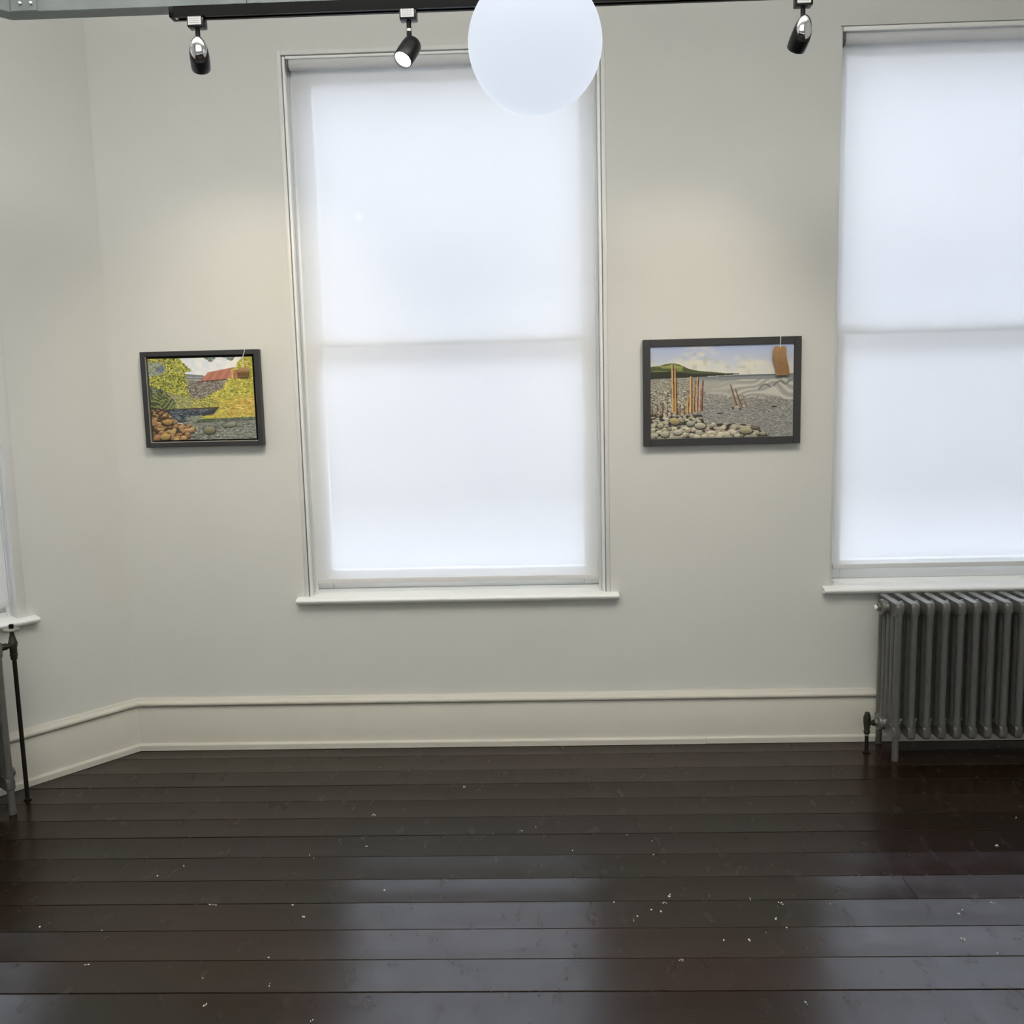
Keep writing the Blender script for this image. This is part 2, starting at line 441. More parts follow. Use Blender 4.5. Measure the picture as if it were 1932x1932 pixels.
def blind(M, H, ins, zb, zr, label, tube_dark=False):
    """roller blind hung inside the opening H, hem at height zb, roller axis at zr"""
    x0, x1, z0, z1 = H
    a, b = x0+ins, x1-ins; cx = (a+b)/2; w_ = (b-a)/2
    root = empty('roller_blind', M @ Matrix.Translation((cx, .023, zr)))
    tag(root, label, 'blind', 'roller blinds in the windows')
    R = .022; yb = -.0+.0
    bm = bmesh.new(); cyl(bm, (-w_-.001, 0, 0), (w_+.001, 0, 0), R, n=32)
    link_mesh('roller_tube', bm, FAB, root, smooth=True)
    # cloth drops from the back of the roller; gently uneven
    bm = bmesh.new(); nx, nz = 36, 60; H_ = zr-zb
    g = [[bm.verts.new((-w_+2*w_*i/nx, .0205+.0012*math.sin(i*.9)*math.sin(j*.13)*(j/nz), -.004-(H_-.008)*j/nz)) for i in range(nx+1)] for j in range(nz+1)]
    for j in range(nz):
        for i in range(nx): bm.faces.new((g[j][i], g[j][i+1], g[j+1][i+1], g[j+1][i]))
    link_mesh('fabric', bm, FAB, root, smooth=True)
    bm = bmesh.new(); box(bm, -w_, w_, .0155, .0255, -H_, -H_+.020, .002)
    link_mesh('bottom_bar', bm, HEM, root, smooth=True)
    for s in (-1, 1):
        bm = bmesh.new(); cyl(bm, (s*(w_+.0025), 0, 0), (s*(w_+.0075), 0, 0), .027, n=28)
        cyl(bm, (s*(w_+.007), 0, 0), (s*(w_+.010), 0, 0), .018, n=20)
        box(bm, min(s*(w_+.008), s*(w_+.0105)), max(s*(w_+.008), s*(w_+.0105)), -.018, .02, -.02, .035)
        link_mesh('end_bracket', bm, BRK, root, smooth=True)
    bm = bmesh.new(); xx = w_+.005
    tube(bm, [(xx, -.024, 0), (xx, -.0245, -.4), (xx, -.0245, -.9), (xx, -.0245, -1.36), (xx, -.018, -1.375), (xx, -.006, -1.377), (xx, .006, -1.375), (xx, .012, -1.36), (xx, .018, -.6), (xx, .022, 0)], .0013, 6)
    link_mesh('pull_chain', bm, STRING, root)
    return root
HEM = mat('grey_hem_bar', (.66, .655, .65), .5)
BRK = mat('grey_metal_bracket', (.16, .16, .165), .35, .5)
blind(M_BACK, W1, .045, .690, 2.742, 'lowered white roller blind in the middle window, between the two framed paintings')
blind(M_BACK, W2, .022, .714, 2.765, 'lowered white roller blind in the right-hand window above the long radiator')
blind(M_LEFT, W3, .047, .700, 2.752, 'white roller blind in the far left window on the angled wall')

# ------------------------------------------------------------------ radiators
PITCHX = .0587
def section_bm(end):
    """one five-column cast iron section, centred on x=0, y=0 (room side is -y)"""
    bm = bmesh.new(); hd = .105; hw = .0145
    ys = [-.0885, -.0443, 0, .0443, .0885]
    def header(z0, z1, rc):
        pf = []
        for cy, cz, a0 in ((hd-rc, z1-rc, 0), (-hd+rc, z1-rc, 90), (-hd+rc, z0+rc, 180), (hd-rc, z0+rc, 270)):
            pf += arc(cy, cz, rc, a0, a0+90, 4)
        xs = [(-hw, -.004), (-hw*.75, -.0012), (-hw*.35, 0), (hw*.35, 0), (hw*.75, -.0012), (hw, -.004)]
        rings = []
        zc = (z0+z1)/2
        for x, sh in xs:
            rings.append([bm.verts.new((x, y*(1+sh/hd), zc+(z-zc)*(1+sh/((z1-z0)/2)))) for y, z in pf])
        n = len(pf)
        for A_, B_ in zip(rings, rings[1:]):
            for i in range(n): bm.faces.new((A_[i], A_[(i+1) % n], B_[(i+1) % n], B_[i]))
        bm.faces.new(rings[0][::-1]); bm.faces.new(rings[-1])
    header(.574, .630, .017); header(.086, .140, .014)
    for k, y in enumerate(ys):
        n = 14; rings = []
        for z, fx, fy in ((.118, 1, 1.5), (.145, .96, 1.3), (.180, .92, 1.06), (.55, .92, 1.06), (.575, .96, 1.3), (.598, 1, 1.5)):
            rings.append([bm.verts.new((hw*fx*math.cos(2*PI*i/n), y*(1 if fy < 1.1 else (.995 if fy < 1.4 else .955))+.0140*fy*math.sin(2*PI*i/n), z)) for i in range(n)])
        for A_, B_ in zip(rings, rings[1:]):
            for i in range(n): bm.faces.new((A_[i], A_[(i+1) % n], B_[(i+1) % n], B_[i]))
        bm.faces.new(rings[0][::-1]); bm.faces.new(rings[-1])
    for z in (.594, .122):
        lathe(bm, (-PITCHX/2, 0, z), (PITCHX/2, 0, z), [(0, .0225), (.12, .0225), (.2, .026), (.8, .026), (.88, .0225), (1, .0225)], 20)
    return bm
def leg_bm(s):
    """foot on the end section; s=-1 room side, +1 wall side"""
    bm = bmesh.new(); rings = []
    for z, y, hx, hy in ((.130, .086, .0138, .015), (.10, .090, .0134, .0138), (.07, .091, .0128, .0125), (.03, .091, .0124, .0118), (.008, .092, .0138, .0130), (.004, .092, .0128, .012), (0, .092, .0128, .012)):
        n = 14
        rings.append([bm.verts.new((hx*math.cos(2*PI*i/n), s*y+hy*math.sin(2*PI*i/n), z)) for i in range(n)])
    n = 14
    for A_, B_ in zip(rings, rings[1:]):
        for i in range(n): bm.faces.new((A_[i], A_[(i+1) % n], B_[(i+1) % n], B_[i]))
    bm.faces.new(rings[0][::-1]); bm.faces.new(rings[-1])
    return bm
sec_mesh = None
def radiator(M, nsec, label, end_top, end_bot):
    """local origin: floor under the centre of the first section; sections run along +x"""
    global sec_mesh
    root = empty('column_radiator', M); tag(root, label, 'radiator')
    for k in range(nsec):
        if sec_mesh is None:
            o = link_mesh('radiator_section', section_bm(False), CAST, root, smooth=True); sec_mesh = o.data
        else:
            o = bpy.data.objects.new('radiator_section', sec_mesh); C.objects.link(o); o.parent = root
        o.location = (k*PITCHX, 0, 0)
    for k in (0, nsec-1):
        for s in (-1, 1):
            o = link_mesh('leg', leg_bm(s), CAST, root, smooth=True); o.location = (k*PITCHX, 0, 0)
    return root
def bush(root, x, s, z, m=CAST):
    """hexagonal end bushing"""
    bm = bmesh.new()
    lathe(bm, (x, 0, z), (x+s*.013, 0, z), [(0, .0325), (.55, .0325), (.8, .030), (1, .025)], 28)
    lathe(bm, (x+s*.013, 0, z), (x+s*.022, 0, z), [(0, .0175), (1, .0165)], 6)
    o = link_mesh('end_bushing', bm, m, root, smooth=True); return o

RX, RY = 1.364, -.140
radR = radiator(Matrix.Translation((RX, RY, 0)), 16, 'long dark grey column radiator under the right-hand window', 0, 0)
for s, x in ((-1, -PITCHX/2), (1, 15*PITCHX+PITCHX/2)):
    for z in (.594, .122): bush(radR, x, s, z)
# bleed vent on the top bushing
bm = bmesh.new()
lathe(bm, (-.0485, 0, .594), (-.056, 0, .594), [(0, .006), (1, .006)], 12)
lathe(bm, (-.052, 0, .594), (-.063, 0, .594), [(0, .0), (.1, .008), (.5, .0110), (.85, .008), (1, .003), (1, 0)], 16, cap=False)
link_mesh('air_vent', bm, VENT, radR, smooth=True)

def lockshield(M, label, mirror=1):
    root = empty('radiator_valve', M); tag(root, label, 'valve')
    bm = bmesh.new()
    lathe(bm, (0, 0, .077), (0, 0, .166), [(0, .0105), (.08, .0125), (.14, .0125), (.18, .0105), (.35, .0125), (.62, .0150), (.80, .0140), (.94, .0095), (1, .0085), (1, 0)], 22, cap=False)
    link_mesh('valve_body', bm, VALVE, root, smooth=True)
    bm = bmesh.new()
    m_ = mirror
    lathe(bm, (.006*m_, 0, .122), (.034*m_, 0, .122), [(0, .0085), (.5, .0085), (.55, .0115), (1, .0115)], 18)
    lathe(bm, (.0335*m_, 0, .122), (.042*m_, 0, .122), [(0, .0155), (1, .0155)], 6)
    link_mesh('union_nut', bm, VALVE, root, smooth=True)
    bm = bmesh.new(); cyl(bm, (0, 0, 0), (0, 0, .079), .0075, n=16)
    link_mesh('tail_pipe', bm, PIPE, root, smooth=True)
    bm = bmesh.new(); lathe(bm, (0, 0, 0), (0, 0, .004), [(0, .015), (.6, .015), (1, .011)], 20)
    link_mesh('floor_collar', bm, PIPE, root, smooth=True)
    bm = bmesh.new(); lathe(bm, (0, 0, .070), (0, 0, .076), [(0, .0085), (.5, .0098), (1, .0085)], 18)
    link_mesh('olive_ring', bm, WHEEL, root, smooth=True)
    return root
lockshield(Matrix.Translation((1.284, RY, 0)), 'small dark bronze lockshield valve low at the left end of the right radiator')

# left radiator on the angled wall; local +x runs away from the corner (towards -x of M_LEFT)
# frame: x = tl (away from corner), y: room side must be -y
def left_frame(s, d):
    """origin s along the left wall from the corner, d out from it; +x runs toward the corner"""
    return M_LEFT @ Matrix.Translation((-s, -d, 0))
NL = 16
radL = radiator(left_frame(.614+(NL-1)*PITCHX, .140), NL, 'dark grey column radiator cut off at the left edge, on the angled wall', 0, 0)
for s, x in ((-1, -PITCHX/2), (1, (NL-1)*PITCHX+PITCHX/2)):
    for z in (.594, .122): bush(radL, x, s, z)

def wheel_valve(M, label):
    """tall valve with a disc hand wheel; union goes to local -x"""
    root = empty('radiator_valve', M); tag(root, label, 'valve')
    z0 = .552
    bm = bmesh.new()
    lathe(bm, (0, 0, z0-.012), (0, 0, .648), [(0, .0115), (.10, .0125), (.16, .0140), (.20, .0140), (.21, .0128), (.40, .0132), (.50, .0160), (.60, .0160), (.62, .0145), (.78, .0105), (.90, .0075), (1, .0072)], 24)
    link_mesh('valve_body', bm, VALVE, root, smooth=True)
    bm = bmesh.new()
    lathe(bm, (-.008, 0, .593), (-.050, 0, .593), [(0, .0095), (.35, .0095), (.36, .0125), (.7, .0125), (.71, .015), (1, .015)], 18)
    link_mesh('union_nut', bm, VALVE, root, smooth=True)
    # round hand wheel with scalloped rim
    bm = bmesh.new(); n = 48
    rings = []
    for z, r in ((.650, .009), (.6475, .020), (.6485, .027), (.652, .0285), (.6555, .027), (.6565, .020), (.657, .010)):
        rings.append([bm.verts.new(((r*(1+(.05*math.cos(8*2*PI*i/n) if r > .015 else 0)))*math.cos(2*PI*i/n), (r*(1+(.05*math.cos(8*2*PI*i/n) if r > .015 else 0)))*math.sin(2*PI*i/n), z)) for i in range(n)])
    for A_, B_ in zip(rings, rings[1:]):
        for i in range(n): bm.faces.new((A_[i], A_[(i+1) % n], B_[(i+1) % n], B_[i]))
    bm.faces.new(rings[0][::-1]); bm.faces.new(rings[-1])
    link_mesh('hand_wheel', bm, WHEEL, root, smooth=True)
    bm = bmesh.new(); lathe(bm, (0, 0, .656), (0, 0, .672), [(0, .0085), (.85, .0085), (1, .0065)], 18)
    link_mesh('wheel_cap', bm, BLACK, root, smooth=True)
    bm = bmesh.new(); cyl(bm, (0, 0, 0), (0, 0, .545), .0078, n=18)
    link_mesh('tail_pipe', bm, PIPE, root, smooth=True)
    bm = bmesh.new(); lathe(bm, (0, 0, 0), (0, 0, .004), [(0, .014), (.6, .014), (1, .010)], 20)
    link_mesh('floor_collar', bm, PIPE, root, smooth=True)
    return root
wheel_valve(left_frame(.525, .142), 'tall dark pipe with a round wheel valve beside the left radiator')

# ------------------------------------------------------------------ trunking and track overhead
TZ = 2.545
bm = bmesh.new()
ya, yb = -1.102, -1.046
xc = -1.432                                          # corner where the run turns to follow the left wall
def trunk(bm, P, Q, zt, w0, w1, mP=0, mQ=0):
    """square channel from P to Q (outer edge line w0, inner edge line w1 along the left normal)"""
    pass
tg = empty('cable_trunking', loc=(0, -1.074, TZ))
tag(tg, 'galvanised steel cable trunking overhead carrying the black light track', 'trunking')
def quadbox(bm, lo, z0, z1, bev=0):
    a = [bm.verts.new((x, y, z0)) for x, y in lo]; b = [bm.verts.new((x, y, z1)) for x, y in lo]
    n = len(lo); fs = [bm.faces.new((a[i], a[(i+1) % n], b[(i+1) % n], b[i])) for i in range(n)]
    fs += [bm.faces.new(a[::-1]), bm.faces.new(b)]
    if bev: bmesh.ops.bevel(bm, geom=list({e for f in fs for e in f.edges}), offset=bev, segments=2, affect='EDGES')
hY = -1.074
k_ = KM
def len_piece(x0, x1, skew0=False):
    bm = bmesh.new()
    f, b = ya-hY, yb-hY
    quadbox(bm, [(x0+(0.0 if not skew0 else 0), f), (x1, f), (x1, b), (x0-(KM*(b-f) if skew0 else 0), b)], 0, .056, .0012)
    return link_mesh('trunking_length', bm, GALV, tg)
len_piece(xc, -.777, True); len_piece(-.7755, 1.2); len_piece(1.2015, XR)
bm = bmesh.new()                                     # turned length, runs parallel to the angled wall
f, b = ya-hY, yb-hY
p0 = Vector((xc, f)); p1 = Vector((xc-KM*(b-f), b)); d2 = Vector((tl.x, tl.y))
quadbox(bm, [tuple(p0+d2*.0006), tuple(p0+d2*1.5), tuple(p1+d2*1.5+d2*(0)), tuple(p1+d2*.0006)], 0, .056, .0012)
link_mesh('trunking_length', bm, GALV, tg)
bm = bmesh.new()                                     # coupler plate over the corner, with its bolt
quadbox(bm, [(xc+.002, f-.0016), (xc+.075, f-.0016), (xc+.075, f+.0004), (xc+.002, f+.0004)], .003, .053)
link_mesh('coupler_plate', bm, GALV, tg)
for px in (.028, .058):
    bm = bmesh.new(); lathe(bm, (xc+px, f-.0012, .022), (xc+px, f-.006, .022), [(0, .0062), (.3, .0062), (.7, .0048), (1, .002)], 14)
    link_mesh('bolt', bm, CHROME, tg, smooth=True)
for x in (-.81, -.75):
    bm = bmesh.new(); box(bm, x-.009, x+.009, f-.0022, f+.0004, .001, .006, .0006)
    link_mesh('joint_clip', bm, GALV, tg)
for x in (-1.1, .6, 2.2):                             # threaded rods up to the ceiling
    bm = bmesh.new(); cyl(bm, (x, 0, .056), (x, 0, ZC-TZ), .004, n=10)
    link_mesh('hanger_rod', bm, GALV, tg)

TX0 = -.992
tk = empty('light_track', loc=(TX0, -1.089, 2.517)); tag(tk, 'long black light track fixed under the trunking', 'track')
bm = bmesh.new()
# hollow channel: two cheeks, top and lips
L = XR-TX0
box(bm, .012, L, -.018, -.0145, .0, .028, .0006); box(bm, .012, L, .0145, .018, .0, .028, .0006)
box(bm, .012, L, -.0145, .0145, .024, .028)
box(bm, .012, L, -.0145, -.007, .0, .0025); box(bm, .012, L, .007, .0145, 0, .0025)
link_mesh('track_channel', bm, BLACK, tk)
bm = bmesh.new(); box(bm, 0, .0125, -.0185, .0185, -.0008, .0276, .002)
link_mesh('end_cap', bm, BLACK, tk, smooth=True)
bm = bmesh.new(); lathe(bm, (.018, -.006, .0), (.018, -.006, -.002), [(0, .004), (1, .003)], 12)
link_mesh('screw', bm, CHROME, tk, smooth=True)

def spot(x, axis, label, lit_power, ring=False, label_plate=True):
    y = -1.089
    root = empty('track_spotlight', loc=(x, y, 2.517)); tag(root, label, 'spotlight', 'spotlights on the overhead track')
    bm = bmesh.new(); box(bm, -.0235, .0235, -.0165, .0165, -.027, -.0005, .0035)
    ad = link_mesh('adapter', bm, SATIN, root, smooth=True)
    bm = bmesh.new(); box(bm, -.0195, .0165, -.0172, -.0162, -.0215, .004)
    st = link_mesh('sticker', bm, STICKER, ad); st['label'] = 'white printed sticker'
    for r_ in range(4):                               # small illegible print
        bm = bmesh.new()
        xx = -.0165
        while xx < .011:
            q = random.uniform(.0018, .0045); box(bm, xx, xx+q, -.0175, -.01715, -.0175+r_*.0052, -.0160+r_*.0052); xx += q+.0014
        # joined with sticker level: lettering rows are pieces of the adapter print
        link_mesh('print_row', bm, INK, ad)
    bm = bmesh.new(); lathe(bm, (0, 0, -.026), (0, 0, -.047), [(0, .0095), (.2, .0065), (1, .0065)], 18)
    link_mesh('stem', bm, SATIN, root, smooth=True)
    zj = -.047
    if ring:
        bm = bmesh.new(); cyl(bm, (0, 0, -.047), (0, 0, -.0535), .0068, n=18)
        link_mesh('stem_ring', bm, CHROME, root, smooth=True)
        bm = bmesh.new(); lathe(bm, (0, 0, -.0535), (0, 0, -.074), [(0, .0068), (.8, .0072), (1, .005)], 18)
        link_mesh('knuckle', bm, SATIN, root, smooth=True)
        zj = -.073
    else:
        bm = bmesh.new(); lathe(bm, (0, 0, -.046), (0, 0, -.076), [(0, .0062), (.8, .0068), (1, .005)], 18)
        link_mesh('knuckle', bm, SATIN, root, smooth=True)
        zj = -.068
    a = Vector(axis).normalized()
    upv = Vector((0, 0, 1)); b = (upv-a*upv.dot(a)).normalized()     # upper side of the head
    c = a.cross(b)
    j = Vector((0, 0, zj))
    # head: slightly barrel-shaped can, sliced obliquely at the back where a chrome face sits
    R1 = .027
    head0 = j - b*(R1*.60) - a*.012
    n = 40; rings = []
    bm = bmesh.new()
    def ringat(t, r, cut):
        vs = []
        for i in range(n):
            q = 2*PI*i/n; cb, cc = math.cos(q), math.sin(q)
            off = cut*(1-cb)*.5                       # lower side starts further forward
            vs.append(bm.verts.new(head0+a*(t+off)+b*(r*cb)+c*(r*cc)))
        return vs
    if ring:   # plain domed back on the lamp that faces into the room
        prof = [(.000, .008, 0), (.0015, .015, 0), (.006, .022, 0), (.014, .0262, 0), (.030, .0275, 0), (.050, .0278, 0), (.078, .0268, 0), (.0795, .0258, 0)]
    else:
        prof = [(-.004, .0225, .040), (-.003, .0240, .041), (.006, .0252, .034), (.022, .0262, .018), (.040, .0268, .004), (.058, .0268, 0), (.0745, .0260, 0), (.076, .0250, 0)]
    rings = [ringat(*q) for q in prof]
    for A_, B_ in zip(rings, rings[1:]):
        for i in range(n): bm.faces.new((A_[i], A_[(i+1) % n], B_[(i+1) % n], B_[i]))
    bm.faces.new(rings[0][::-1])
    LT = .0795 if ring else .076
    inr = ringat(LT, .0240, 0); inr2 = ringat(LT-.0055, .0235, 0)
    for A_, B_ in ((rings[-1], inr), (inr, inr2)):
        for i in range(n): bm.faces.new((A_[i], A_[(i+1) % n], B_[(i+1) % n], B_[i]))
    hd = link_mesh('lamp_head', bm, SATIN, root, smooth=True)
    if not ring:
        bm = bmesh.new(); rr_ = []
        for k, (f_, hgt) in enumerate(((1.0, -.001), (.97, -.0045), (.85, -.0095), (.6, -.0145), (.3, -.0172), (.1, -.0180))):
            vs = []
            for i in range(n):
                q = 2*PI*i/n; cb, cc = math.cos(q), math.sin(q)
                off = .040*(1-f_*cb)*.5-.004
                vs.append(bm.verts.new(head0+a*(off+hgt)+b*(.0228*f_*cb)+c*(.0228*f_*cc)))
            rr_.append(vs)
        for A_, B_ in zip(rr_, rr_[1:]):
            for i in range(n): bm.faces.new((A_[i], A_[(i+1) % n], B_[(i+1) % n], B_[i]))
        bm.faces.new(rr_[-1])
        o = link_mesh('rear_cap', bm, CHROME, root, smooth=True); o['label'] = 'chrome rear cap'
    bm = bmesh.new()
    lathe(bm, head0+a*(LT-.005), head0+a*(LT-.002), [(0, .0234), (.5, .0225), (1, .012), (1, 0)], 32, cap=True)
    link_mesh('lens', bm, LENS, root, smooth=True)
    ld = bpy.data.lights.new('spot_beam', 'SPOT'); ld.energy = lit_power; ld.color = (1, .86, .64)
    ld.spot_size = math.radians(80); ld.spot_blend = 1; ld.shadow_soft_size = .018
    lo_ = bpy.data.objects.new('spot_beam', ld); C.objects.link(lo_); lo_.parent = root
    lo_.location = head0+a*.086
    lo_.rotation_euler = a.to_track_quat('-Z', 'Y').to_euler()
    return root
spot(-.921, (-.17, .75, -.66), 'leftmost black track spotlight with a chrome back, aimed at the smaller painting', 26)
spot(-.336, (-.36, -.53, -.76), 'lit track spotlight left of the globe, facing the room', 14, True)
spot(.735, (-.17, .72, -.67), 'rightmost black track spotlight, hanging right of the globe lamp', 23)

# ------------------------------------------------------------------ globe pendant
GY = -1.62
g = empty('globe_pendant', loc=(.007, GY, 2.245)); tag(g, 'large white opal glass globe pendant lamp in front of the track', 'lamp')
bm = bmesh.new(); bmesh.ops.create_uvsphere(bm, u_segments=64, v_segments=40, radius=.1485)
link_mesh('glass_globe', bm, GLOBE, g, smooth=True)
bm = bmesh.new(); lathe(bm, (0, 0, .142), (0, 0, .19), [(0, .05), (.3, .05), (.5, .045), (1, .02)], 32)
link_mesh('gallery', bm, CHROME, g, smooth=True)
bm = bmesh.new(); cyl(bm, (0, 0, .19), (0, 0, ZC-2.245-.03), .006, n=12)
link_mesh('drop_rod', bm, CHROME, g, smooth=True)
bm = bmesh.new(); lathe(bm, (0, 0, ZC-2.245-.035), (0, 0, ZC-2.245), [(0, .03), (.3, .055), (1, .06)], 32)
link_mesh('ceiling_rose', bm, CHROME, g, smooth=True)

# ------------------------------------------------------------------ paintings
rng = np.random.default_rng(3)
def vnoise(H_, W_, cy, cx, seed=0):
    r = np.random.default_rng(seed); gr = r.random((cy+2, cx+2))
    yy = np.linspace(0, cy, H_, endpoint=False); xx = np.linspace(0, cx, W_, endpoint=False)
    y0 = yy.astype(int); x0 = xx.astype(int); fy = (yy-y0)[:, None]; fx = (xx-x0)[None, :]
    fy = fy*fy*(3-2*fy); fx = fx*fx*(3-2*fx)
    a = gr[y0][:, x0]; b = gr[y0][:, x0+1]; c = gr[y0+1][:, x0]; d = gr[y0+1][:, x0+1]
    return (a*(1-fx)+b*fx)*(1-fy)+(c*(1-fx)+d*fx)*fy
class Art:
    def __init__(s, W_, H_):
        s.W, s.H = W_, H_; s.a = np.zeros((H_, W_, 3)); v, u = np.mgrid[0:H_, 0:W_]; s.u = (u+.5)/W_; s.v = (v+.5)/H_
    def poly(s, pts):
        m = np.zeros((s.H, s.W), bool); n = len(pts)
        for i in range(n):
            x1, y1 = pts[i]; x2, y2 = pts[(i+1) % n]
            if y1 == y2: continue
            c = ((s.v < y1) != (s.v < y2)) & (s.u < (x2-x1)*(s.v-y1)/(y2-y1)+x1); m ^= c
        return m
    def fill(s, m, col, k=1.):
        col = np.array(col, float)/255
        k = np.broadcast_to(np.asarray(k, float), m.shape)
        w_ = (m*k)[..., None]; s.a = s.a*(1-w_)+col*w_
    def ell(s, cx, cy, rx, ry, ang=0):
        dx = s.u-cx; dy = (s.v-cy); ca, sa = math.cos(ang), math.sin(ang)
        return ((dx*ca+dy*sa)/rx)**2+((-dx*sa+dy*ca)/ry)**2
    def dabs(s, m, cols, n, r0, r1, seed, asp=1.):
        r = np.random.default_rng(seed); ys, xs = np.nonzero(m)
        if not len(ys): return
        for _ in range(n):
            k = r.integers(len(ys)); cx, cy = s.u[0, xs[k]], s.v[ys[k], 0]; rr = r.uniform(r0, r1)
            col = np.array(cols[r.integers(len(cols))])*r.uniform(.82, 1.12)/255
            px, py = int(rr*s.W*asp)+1, int(rr*s.H)+2
            a0, a1 = max(0, ys[k]-py), min(s.H, ys[k]+py+1); b0, b1 = max(0, xs[k]-px), min(s.W, xs[k]+px+1)
            du = (s.u[a0:a1, b0:b1]-cx)/(rr*asp); dv = (s.v[a0:a1, b0:b1]-cy)/rr
            q = (du*du+dv*dv < 1); s.a[a0:a1, b0:b1][q] = np.clip(col, 0, 1)
    def stone(s, cx, cy, rx, ry, col, ang=0, dark=(38, 34, 28)):
        b0, b1 = max(0, int((cx-rx*1.8)*s.W)), min(s.W, int((cx+rx*1.8)*s.W)+1)
        a0, a1 = max(0, int((cy-ry*1.9)*s.H)), min(s.H, int((cy+ry*2.2)*s.H)+1)
        if b1 <= b0 or a1 <= a0: return
        U = s.u[a0:a1, b0:b1]; V = s.v[a0:a1, b0:b1]; ca, sa = math.cos(ang), math.sin(ang)
        def e(x, y, fx, fy):
            dx, dy = U-x, V-y; return ((dx*ca+dy*sa)/fx)**2+((-dx*sa+dy*ca)/fy)**2
        q = e(cx+rx*.05, cy+ry*.28, rx*1.12, ry*1.15) < 1; s.a[a0:a1, b0:b1][q] = np.array(dark)/255
        q = e(cx, cy, rx, ry); sh = np.clip(1.10-.5*np.clip((V-cy)/ry*.5+.5, 0, 1), .3, 1.15)
        msk = q < 1; s.a[a0:a1, b0:b1][msk] = (np.array(col)/255*sh[..., None])[msk]
    def mesh(s, name, wd, ht, m, parent, y):
        """canvas facing -y, centred on x=z=0; colours stored per vertex of a fine grid with painted relief depth"""
        W_, H_ = s.W, s.H
        lin = np.where(s.a <= .04045, s.a/12.92, ((np.clip(s.a, 0, 1)+.055)/1.055)**2.4)
        xs = (s.u-.5)*wd; zs = (.5-s.v)*ht
        me = bpy.data.meshes.new(name)
        co = np.stack([xs, np.full_like(xs, y), zs], -1).reshape(-1, 3)
        idx = np.arange(W_*H_).reshape(H_, W_)
        fc = np.stack([idx[:-1, :-1], idx[1:, :-1], idx[1:, 1:], idx[:-1, 1:]], -1).reshape(-1, 4)
        me.from_pydata(co.tolist(), [], fc.tolist())
        at = me.color_attributes.new('paint', 'FLOAT_COLOR', 'POINT')
        at.data.foreach_set('color', np.concatenate([np.clip(lin, 0, 1).reshape(-1, 3), np.ones((W_*H_, 1))], 1).astype(np.float32).ravel())
        me.materials.append(m)
        o = bpy.data.objects.new(name, me); C.objects.link(o); o.parent = parent
        return o
PAINT = mat('painted_canvas', (.5, .5, .5), .5)
vc = nd(PAINT, 'ShaderNodeVertexColor'); vc.layer_name = 'paint'
lk(PAINT, vc.outputs['Color'], PAINT.node_tree.nodes['Principled BSDF'].inputs['Base Color'])

